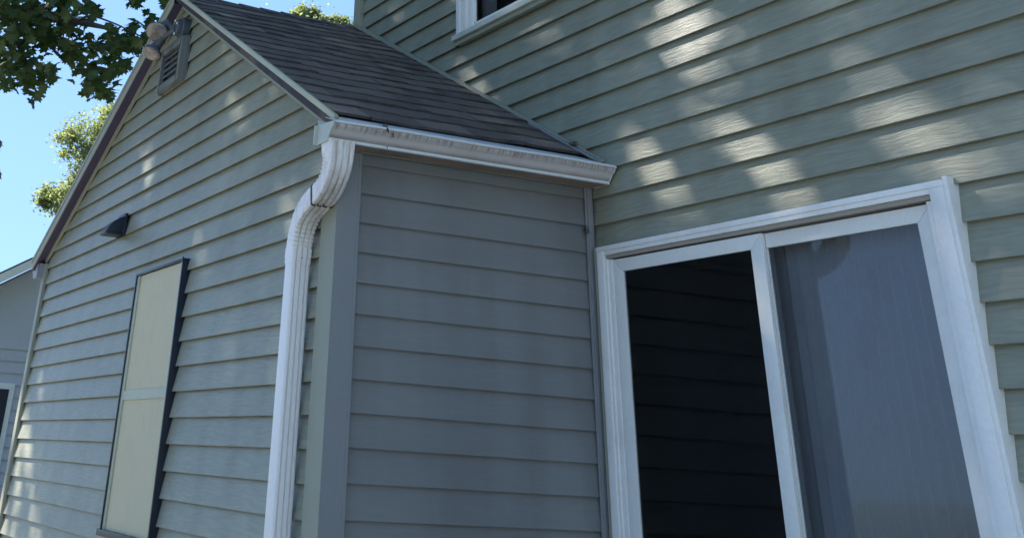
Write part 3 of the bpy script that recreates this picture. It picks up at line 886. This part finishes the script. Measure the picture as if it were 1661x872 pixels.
# ---------------- twin floodlight
fl = thing('floodlight', 'grey twin floodlight with two round bulbs beside the gable peak', 'floodlight', W(-24.2, 0, 11.0))
s = MB(); bc = Vector((-23.9, 0.05, 11.02)); ax = Vector((0.0, -1, 0))
s.lathe(bc, ax, [(0, .62), (.42, .62), (.47, .58), (.47, .50), (.72, .47), (.76, .40)], 28)
mount = build('mount', s, M['fixture'], fl, smooth=True)
s = MB()
for an in (20, 100, 190, 280):
    s = MB()
    c_ = bc + Vector((math.cos(math.radians(an)) * .40, -.78, math.sin(math.radians(an)) * .40))
    s.lathe(c_, ax, [(0, .07), (.05, .07), (.07, .04)], 10)
    build('screw', s, M['lip'], mount, smooth=True)
LAMPS = [((-25.0, -1.50, 10.86), (0.55, -0.36, -0.75), 0.67), ((-25.45, -1.52, 9.70), (0.22, -0.42, -0.88), 0.61)]
for (c_, n_, R_) in LAMPS:
    c_ = Vector(c_); n_ = Vector(n_).normalized()
    jb = bc + Vector((-.1, -.70, -.1))
    s = MB()
    toj = (jb - c_).normalized(); sax = (-n_ * .55 + toj * .75).normalized(); back = c_ - n_ * .42 + sax * .55
    s.tube([tuple(jb), tuple(jb.lerp(back, .5) + Vector((0, -.05, 0.0))), tuple(back)], [.17, .15, .20], 14)
    s.lathe(back + sax * .18, -sax, [(0, .20), (.05, .27), (.50, .28), (.54, .33), (.68, .33), (.72, .28)], 24)
    s.lathe(c_ - n_ * .46, n_, [(0, .26), (.12, .42), (.28, .58), (.40, R_), (.46, R_)], 30, cap1=False)
    lamp = build('lamp', s, M['fixture'], fl, smooth=True)
    s = MB()
    s.lathe(c_ - n_ * .02, n_, [(0, R_ * .985), (.04, R_ * .95), (.09, R_ * .8), (.12, R_ * .5), (.13, R_ * .12)], 30)
    build('lens', s, M['lens'], lamp, smooth=True)

# ---------------- little things
def lump(mb, c, r, n, seed, sc=(1, 1, 1)):
    q = random.Random(seed)
    for _ in range(n):
        p_ = Vector(c) + Vector((q.gauss(0, r * sc[0]), q.gauss(0, r * sc[1]), q.gauss(0, r * sc[2])))
        a = q.uniform(.25, .6) * r
        v = [p_ + Vector((q.uniform(-a, a), q.uniform(-a, a), q.uniform(-a, a))) for _ in range(4)]
        i = [mb.vert(tuple(x)) for x in v]
        for t_ in ((0, 1, 2), (0, 1, 3), (1, 2, 3), (0, 2, 3)): mb.idx([i[k] for k in t_])
s = MB(); lump(s, (-0.5, D - .35, 2.20), .09, 130, 2, (1.5, .8, .6))
tag(build('moss', s, M['moss'], base=W(-.5, D - .35, 2.1)), 'clump of yellowish moss and leaves at the foot of the flashing', 'moss')
s = MB(); lump(s, (0.14, D - .36, -1.2), .07, 90, 3, (.8, 1, 1.2))
tag(build('mud_nest', s, M['nest'], base=W(.12, D - .36, -1.25)), 'small reddish insect nest beside the inside corner post', 'insect nest')
s = MB(); s.tube([(1.6, .95, 1.15), (1.95, .93, 1.06), (2.08, .96, .90), (2.1, .97, .82)], [.03, .05, .04, .015], 6)
lump(s, (1.85, .95, 1.12), .06, 30, 5)
tag(build('debris', s, M['twig'], base=W(1.9, .95, 1.0)), 'dark leaf stem lying over the lip of the gutter', 'leaf debris')

# ------------------------------------------------------------------ neighbour house, far lower left
def onX(px, py, X):
    r = ray(px, py); t = (X - CAM.x) / r.x; return CAM + r * t
nX = -18.0
pa, pb = onX(8, 443, nX), onX(53, 422, nX)
slope = (pb.z - pa.z) / (pb.y - pa.y)
nb = thing('neighbour_house', 'pale grey neighbouring house half hidden behind the left eave', 'house', (nX - 4, pa.y + 3.2, 0))
yl = pa.y - 1.4; zl = pa.z - 1.4 * slope; ym = yl + 4.6; zm = zl + 4.6 * slope; yr = ym + 4.6
s = MB(False)
nz = 26
s.prism([(nX, yl + .3, 0), (nX, yr - .3, 0), (nX, yr - .3, zl - .1), (nX, ym, zm - .12), (nX, yl + .3, zl - .0)], (-8, 0, 0))
for k in range(nz):
    z = .3 + k * .16
    if z > zl - .1: break
    s.prism([(nX, yl + .3, z), (nX + .02, yl + .3, z), (nX, yl + .3, z + .15)], (0, yr - yl - .6, 0))
build('wall', s, M['neighbour'], nb)
s = MB(False)
s.prism([(nX + .3, yl, zl), (nX + .3, ym, zm), (nX + .3, yr, zl), (nX + .3, yr, zl + .05), (nX + .3, ym, zm + .05), (nX + .3, yl, zl + .05)], (-8.6, 0, 0))
build('roof', s, M['neighbour_roof'], nb)
s = MB(False)
s.prism([(nX + .31, yl, zl - .12), (nX + .31, ym, zm - .12), (nX + .31, ym, zm + .02), (nX + .31, yl, zl + .02)], (-.03, 0, 0))
build('rake_board', s, M['jamb'], nb)
s = MB(False); s.box(nX, nX + .05, yl + 1.0, yl + 1.9, 1.2, 2.4); wn = build('window', s, M['jamb'], nb)
s = MB(False); s.box(nX + .05, nX + .06, yl + 1.08, yl + 1.82, 1.28, 2.32); build('pane', s, M['black'], wn)

# ------------------------------------------------------------------ trees
def leaf_outline(kind):
    if kind == 'maple':
        half = [(0, -.48), (.03, -.30), (.30, -.36), (.26, -.22), (.52, -.06), (.40, .02), (.44, .16), (.24, .10), (.20, .30), (.10, .28), (0, .56)]
    else:
        half = [(0, -.5), (.2, -.15), (.22, .15), (0, .5)]
    return half
def leaves_mesh(name, centers, sizes, kind, mat, parent, seed, droop=0.5):
    r = np.random.default_rng(seed)
    h = np.array(leaf_outline(kind)); n = len(h)
    left = np.c_[-h[1:-1, 0], h[1:-1, 1]]
    N_ = len(centers)
    V = np.zeros((N_, n + n - 2, 3)); 
    base = np.zeros((2 * n - 2, 3))
    base[:n, 0] = h[:, 0]; base[:n, 1] = h[:, 1]; base[n:, 0] = left[:, 0]; base[n:, 1] = left[:, 1]
    base[:, 2] = -np.abs(base[:, 0]) * .45 - base[:, 1] ** 2 * .25
    # random orientation: normal mostly up with spread
    for i in range(N_):
        nrm = np.array([r.normal(0, .65), r.normal(0, .65), 1.0]); nrm /= np.linalg.norm(nrm)
        a = r.normal(size=3); a -= nrm * (a @ nrm); a /= np.linalg.norm(a)
        a[2] -= droop * r.random(); a -= nrm * (a @ nrm); a /= np.linalg.norm(a)
        b2 = np.cross(nrm, a)
        V[i] = centers[i] + sizes[i] * (base[:, :1] * b2 + base[:, 1:2] * a + base[:, 2:] * nrm)
    m = 2 * n - 2
    f1 = list(range(n)); f2 = [n - 1] + list(range(m - 1, n - 1, -1))[:0]
    faces = []
    L1 = list(range(n)); L2 = [0] + list(range(n, m)) + [n - 1]
    for i in range(N_):
        o_ = i * m
        faces.append([o_ + k for k in L1]); faces.append([o_ + k for k in L2[::-1]])
    me = bpy.data.meshes.new(name)
    off = np.array(ROOT[parent.name])
    me.from_pydata((V.reshape(-1, 3) - off).tolist(), [], faces)
    me.materials.append(mat); me.update()
    o = bpy.data.objects.new(name, me); col.objects.link(o); o.parent = parent; ROOT[o.name] = ROOT[parent.name]
    return o

# --- the maple: its low fringe hangs into the picture, the crown shades the house
TR_ = Vector((-9.3, -3.6, 0))
maple = thing('maple_tree', 'large dark-leaved maple hanging over the gable at upper left', 'tree', TR_)
clumps = [  # (px, py, spread px, number) at about 11 m
    (10, 8, 34, 60), (60, 10, 30, 60), (100, 8, 26, 60), (28, 58, 34, 85), (60, 40, 28, 55), (85, 60, 24, 40), (20, 100, 34, 70),
    (50, 95, 26, 45), (45, 130, 24, 45), (10, 135, 18, 26), (75, 115, 18, 26), (105, 40, 22, 30), (110, 85, 20, 26), (125, 65, 20, 34), (140, 100, 24, 46),
    (150, 135, 20, 40), (172, 118, 20, 40), (170, 150, 12, 22), (165, 70, 22, 40), (190, 85, 18, 30), (185, 50, 18, 20), (205, 60, 18, 26), (225, 75, 18, 34),
    (215, 40, 15, 16), (240, 38, 14, 16), (215, 2, 16, 18), (265, 0, 8, 8), (140, 8, 14, 18), (200, 105, 12, 14), (155, 20, 12, 12), (60, 150, 8, 6),
    (-5, 60, 30, 40), (-4, 232, 5, 3), (-5, 275, 4, 2), (245, 60, 12, 16), (30, 30, 26, 40), (130, 25, 14, 12)]
cen = []; siz = []
for (px, py, sp, n) in clumps:
    for _ in range(int(n * 0.8)):
        d_ = rng.normal(11.0, .45)
        a = rng.normal(0, .5, 2) * sp
        P_ = at(px + a[0], py + a[1], d_)
        q_ = pix(P_)
        cen.append(np.array(P_)); siz.append(rng.uniform(.085, .15))
# upper crown kept above the view, thinned so sun spots land on walls
def hit(P_, axis, val):       # where the sunbeam through P_ lands on the plane
    t = (P_[axis] - val) / SUN[axis]; return P_ - np.array(SUN) * t
S_ = np.array(SUN)
def thin(a, b, H, k):
    for h in H:
        q = ((a - h[0]) / (h[2] * k)) ** 2 + ((b - h[1]) / (h[3] * k)) ** 2
        if q < 1 and rng.random() < 0.66 * (1 - q ** 2): return True
    return False
HOLES_M = [  # light spots on the main wall (x, z in courses, half sizes)
    (5.6, 6.6, 1.0, 1.1), (5.9, 5.3, .8, .8), (3.9, 3.7, .8, 1.0), (3.2, 2.7, .55, .9), (9.2, 1.6, .9, 1.6), (10.3, .2, .8, .8), (9.9, 4.0, .35, .5), (10.5, 3.3, .4, .4),
    (8.0, -.3, .35, .8), (5.2, -.5, .45, .7), (4.2, .9, .5, .5), (10.6, -2.0, 1.6, .5), (-.8, 5.4, .45, .5), (-2.2, 5.2, .3, .4), (5.2, -1.3, .4, .3), (11.4, 2.5, .5, 1.2), (6.2, 8.2, .6, .6),
    (13.5, 1.0, .8, 1.5), (15.5, -2.5, .8, 1.4), (17.5, .6, .7, .9), (18.5, -4.5, .9, 1.8), (3.4, .0, .25, .6), (12.6, -3.0, .6, .9)]
HOLES_G = [(-26.8, 7.3, .45, .9), (-27.4, 5.9, .45, .9), (-27.8, 4.6, .4, .8), (-17.2, -.2, .5, .8), (-16.3, -1.8, .5, .6), (-6.0, 3.35, .45, .45), (-5.2, 2.9, .35, .3), (-50.0, .8, .7, .8),
           (-12, -5, .8, 1.2), (-30, -6, .9, 1.4), (-9.5, .3, .3, .5)]
HOLES_R = [(-9.5, 0.5, .9, .9), (-7.0, 2.4, .8, 1.5), (-2.0, 9.2, .8, 1.3), (-3.2, 10.2, .6, .8), (-5, 6.5, .4, .6)]
ctr = np.array([-1.7, 0.6, 3.0]) + S_ * 8.2
u_ = np.cross(S_, [0, 0, 1]); u_ /= np.linalg.norm(u_); v_ = np.cross(u_, S_)
nrm_roof = np.array([SLP, 0, 1.0])
cnt = 0
for _ in range(160000):
    a = rng.uniform(-1, 1, 3)
    if a[0] ** 2 + a[1] ** 2 > 1: continue
    Pn = ctr + u_ * a[0] * 6.4 + v_ * a[1] * 3.9 + S_ * a[2] * 1.5
    if cnt > 36000: break
    hm = hit(Pn, 1, D * L); hx_, hz_ = hm[0] / L, (hm[2] - Z0) / L
    if thin(hx_, hz_, HOLES_M, 1.4): continue
    hg = hit(Pn, 1, 0.0); gx_, gz_ = hg[0] / L, (hg[2] - Z0) / L
    if thin(gx_, gz_, HOLES_G, 1.2): continue
    # roof plane z = Z0+L*(RZ - SLP*(x/L+25))
    k0 = Z0 + L * (RZ - SLP * 25)
    tt = (Pn[2] + SLP * Pn[0] - k0) / (S_[2] + SLP * S_[0]); hr = Pn - S_ * tt
    if any(((hr[0] / L - h[0]) / h[2]) ** 2 + ((hr[1] / L - h[1]) / h[3]) ** 2 < 1 for h in HOLES_R): continue
    q_ = pix(Pn)
    if q_[1] > -60: continue
    cen.append(Pn); siz.append(rng.uniform(.15, .24)); cnt += 1
print('canopy leaves', cnt, 'centre pix', pix(ctr))
leaves_mesh('crown', cen, siz, 'maple', M['maple_leaf'], maple, 11)
s = MB(False)
top = Vector(ctr)
s.tube([TR_, TR_ + Vector((.05, .05, 1.5)), TR_ + Vector((.15, .1, 3.2)), TR_ + Vector((.1, .3, 5.2)), TR_ + Vector((.3, .6, 7.4)), TR_ + Vector((.6, .9, 9.3))], [.34, .27, .24, .2, .14, .05], 12)
build('trunk', s, M['bark'], maple, smooth=True)
def limb(pts, r0, name='branch', n=8):
    s = MB(False); k = len(pts)
    s.tube(pts, [max(.006, r0 * (1 - i / (k - .4))) for i in range(k)], n); return build(name, s, M['bark'], maple, smooth=True)
# visible low limb
b0 = TR_ + Vector((.12, .1, 3.0))
limb([b0, at(-60, 22, 11.6), at(0, 20, 11.3), at(50, 22, 11.1), at(95, 29, 11.0), at(130, 36, 10.9), at(170, 45, 10.9), at(200, 60, 10.9)], .085)
limb([at(95, 29, 11.0), at(110, 12, 11.0), at(122, 2, 11.0), at(135, -20, 11)], .02, 'branch', 6)
limb([at(70, 25, 11.05), at(72, 55, 11.0), at(90, 85, 11.0), at(120, 110, 11.0), at(160, 140, 11.0)], .022, 'branch', 6)
limb([at(100, 38, 11.0), at(150, 25, 10.9), at(190, 40, 10.9), at(230, 60, 10.8)], .014, 'branch', 6)
limb([at(20, 22, 11.2), at(22, 60, 11.0), at(40, 100, 11.0), at(50, 130, 11.0)], .022, 'branch', 6)
for k in range(7):
    e = ctr + u_ * rng.uniform(-4, 4) + v_ * rng.uniform(-2.6, 2.6)
    st = TR_ + Vector((.2, .3, 5 + k * .5))
    mid = st.lerp(Vector(e), .5) + Vector((0, 0, .3))
    if all(pix(q_)[1] < -40 or pix(q_)[0] < -40 for q_ in (mid, Vector(e), st.lerp(mid, .5))):
        limb([st, st.lerp(mid, .5), mid, mid.lerp(Vector(e), .5), Vector(e)], .09)

# --- far trees
def blob_tree(name, label, base, crown_pts, leaf, n_leaf, seed, trunk_top, group=None, mat=None):
    t_ = thing(name, label, 'tree', base, group)
    r = np.random.default_rng(seed); C_ = []; S2 = []
    tot = sum(c[3] for c in crown_pts)
    for (P_, rx, rz, w_) in crown_pts:
        n = int(n_leaf * w_ / tot)
        # sub-clumps make the outline uneven
        k = max(5, int(22 * w_))
        sub = []
        for _ in range(k):
            v = r.normal(size=3); v /= np.linalg.norm(v); v *= r.uniform(.3, 1.0)
            sub.append(np.array(P_) + v * np.array([rx, rx, rz]))
        for _ in range(n):
            sc = sub[r.integers(k)]; C_.append(sc + r.normal(0, .26, 3) * np.array([rx, rx, rz]) * .8 + r.normal(0, .035, 3)); S2.append(leaf * r.uniform(.7, 1.3))
    leaves_mesh('crown', C_, S2, 'leaf', mat or M['far_leaf'], t_, seed)
    s = MB(False); b_ = Vector(base); tt_ = Vector(trunk_top)
    s.tube([b_, b_.lerp(tt_, .3) + Vector((.1, 0, 0)), b_.lerp(tt_, .65), tt_], [.22, .17, .11, .03], 8)
    tr = build('trunk', s, M['bark'], t_, smooth=True)
    for i in range(6):
        P_ = crown_pts[i % len(crown_pts)][0]; st = b_.lerp(tt_, .4 + .08 * i); en = st.lerp(Vector(P_), .8)
        s = MB(False); s.tube([st, st.lerp(en, .5) + Vector((0, 0, -.1)), en], [.07, .045, .012], 6); build('limb', s, M['bark'], t_, smooth=True)
    return t_
dA = 21.0
def gp_(px, py, d): P_ = at(px, py, d); return tuple(P_)
pA = at(190, 300, dA)
blob_tree('ash_tree', 'sunlit yellow-green tree showing beyond the left roof edge', (pA.x - .3, pA.y + .8, 0),
          [(gp_(160, 235, dA), .62, .42, 1.2), (gp_(120, 235, dA), .30, .22, .35), (gp_(180, 200, dA), .34, .26, .5), (gp_(170, 270, dA), .5, .25, .7), (gp_(105, 320, dA), .46, .24, .7), (gp_(135, 305, dA), .40, .28, .6), (gp_(75, 320, dA), .2, .16, .25),
           (gp_(230, 330, dA), 1.0, .8, 1.5), (gp_(260, 230, dA), .9, .8, 1.2)], .066, 17000, 21, (pA.x + .2, pA.y + .8, pA.z - .3), 'sunlit trees behind the house')
dB = 24.0
pB = at(520, 60, dB)
blob_tree('ash_tree', 'sunlit yellow-green treetop rising just behind the roof ridge', (pB.x, pB.y, 0),
          [(gp_(497, 30, dB), .26, .22, .6), (gp_(510, 34, dB), .3, .16, .45), (gp_(546, 36, dB), .28, .16, .5), (gp_(566, 42, dB), .2, .12, .3), (gp_(480, 26, dB), .12, .10, .12), (gp_(520, 90, dB), 1.3, .55, 2.2), (gp_(540, 150, dB), 1.6, .9, 1.8)],
          .066, 20000, 22, (pB.x, pB.y, pB.z - .5), 'sunlit trees behind the house')

# ------------------------------------------------------------------ pale blue garage added out of view to bounce light onto the walls
ga = thing('bounce_garage', 'pale blue garage added out of view to bounce light onto the house', 'bounce_garage', (14.0, -3.0, 0))
s = MB(False)
for k in range(22):
    z = .2 + k * .15
    s.prism([(11.0, -9, z), (10.975, -9, z), (11.0, -9, z + .15)], (0, 12, 0))
s.prism([(11.0, -9, 0), (11.0, 3, 0), (11.0, 3, 3.5), (11.0, -9, 3.5)], (7, 0, 0))
s.prism([(11.0, -9, 3.5), (18.0, -9, 3.5), (14.5, -9, 5.6)], (0, 12, 0))
build('wall', s, M['bounce_blue'], ga)
s = MB(False)
s.prism([(10.7, -9.3, 3.36), (14.5, -9.3, 5.64), (18.3, -9.3, 3.36), (18.3, -9.3, 3.5), (14.5, -9.3, 5.8), (10.7, -9.3, 3.5)], (0, 12.6, 0))
build('roof', s, M['neighbour_roof'], ga)
s = MB(False); s.box(10.93, 11.0, -5.5, -4.6, 0.1, 2.1); build('door', s, M['trim'], ga)
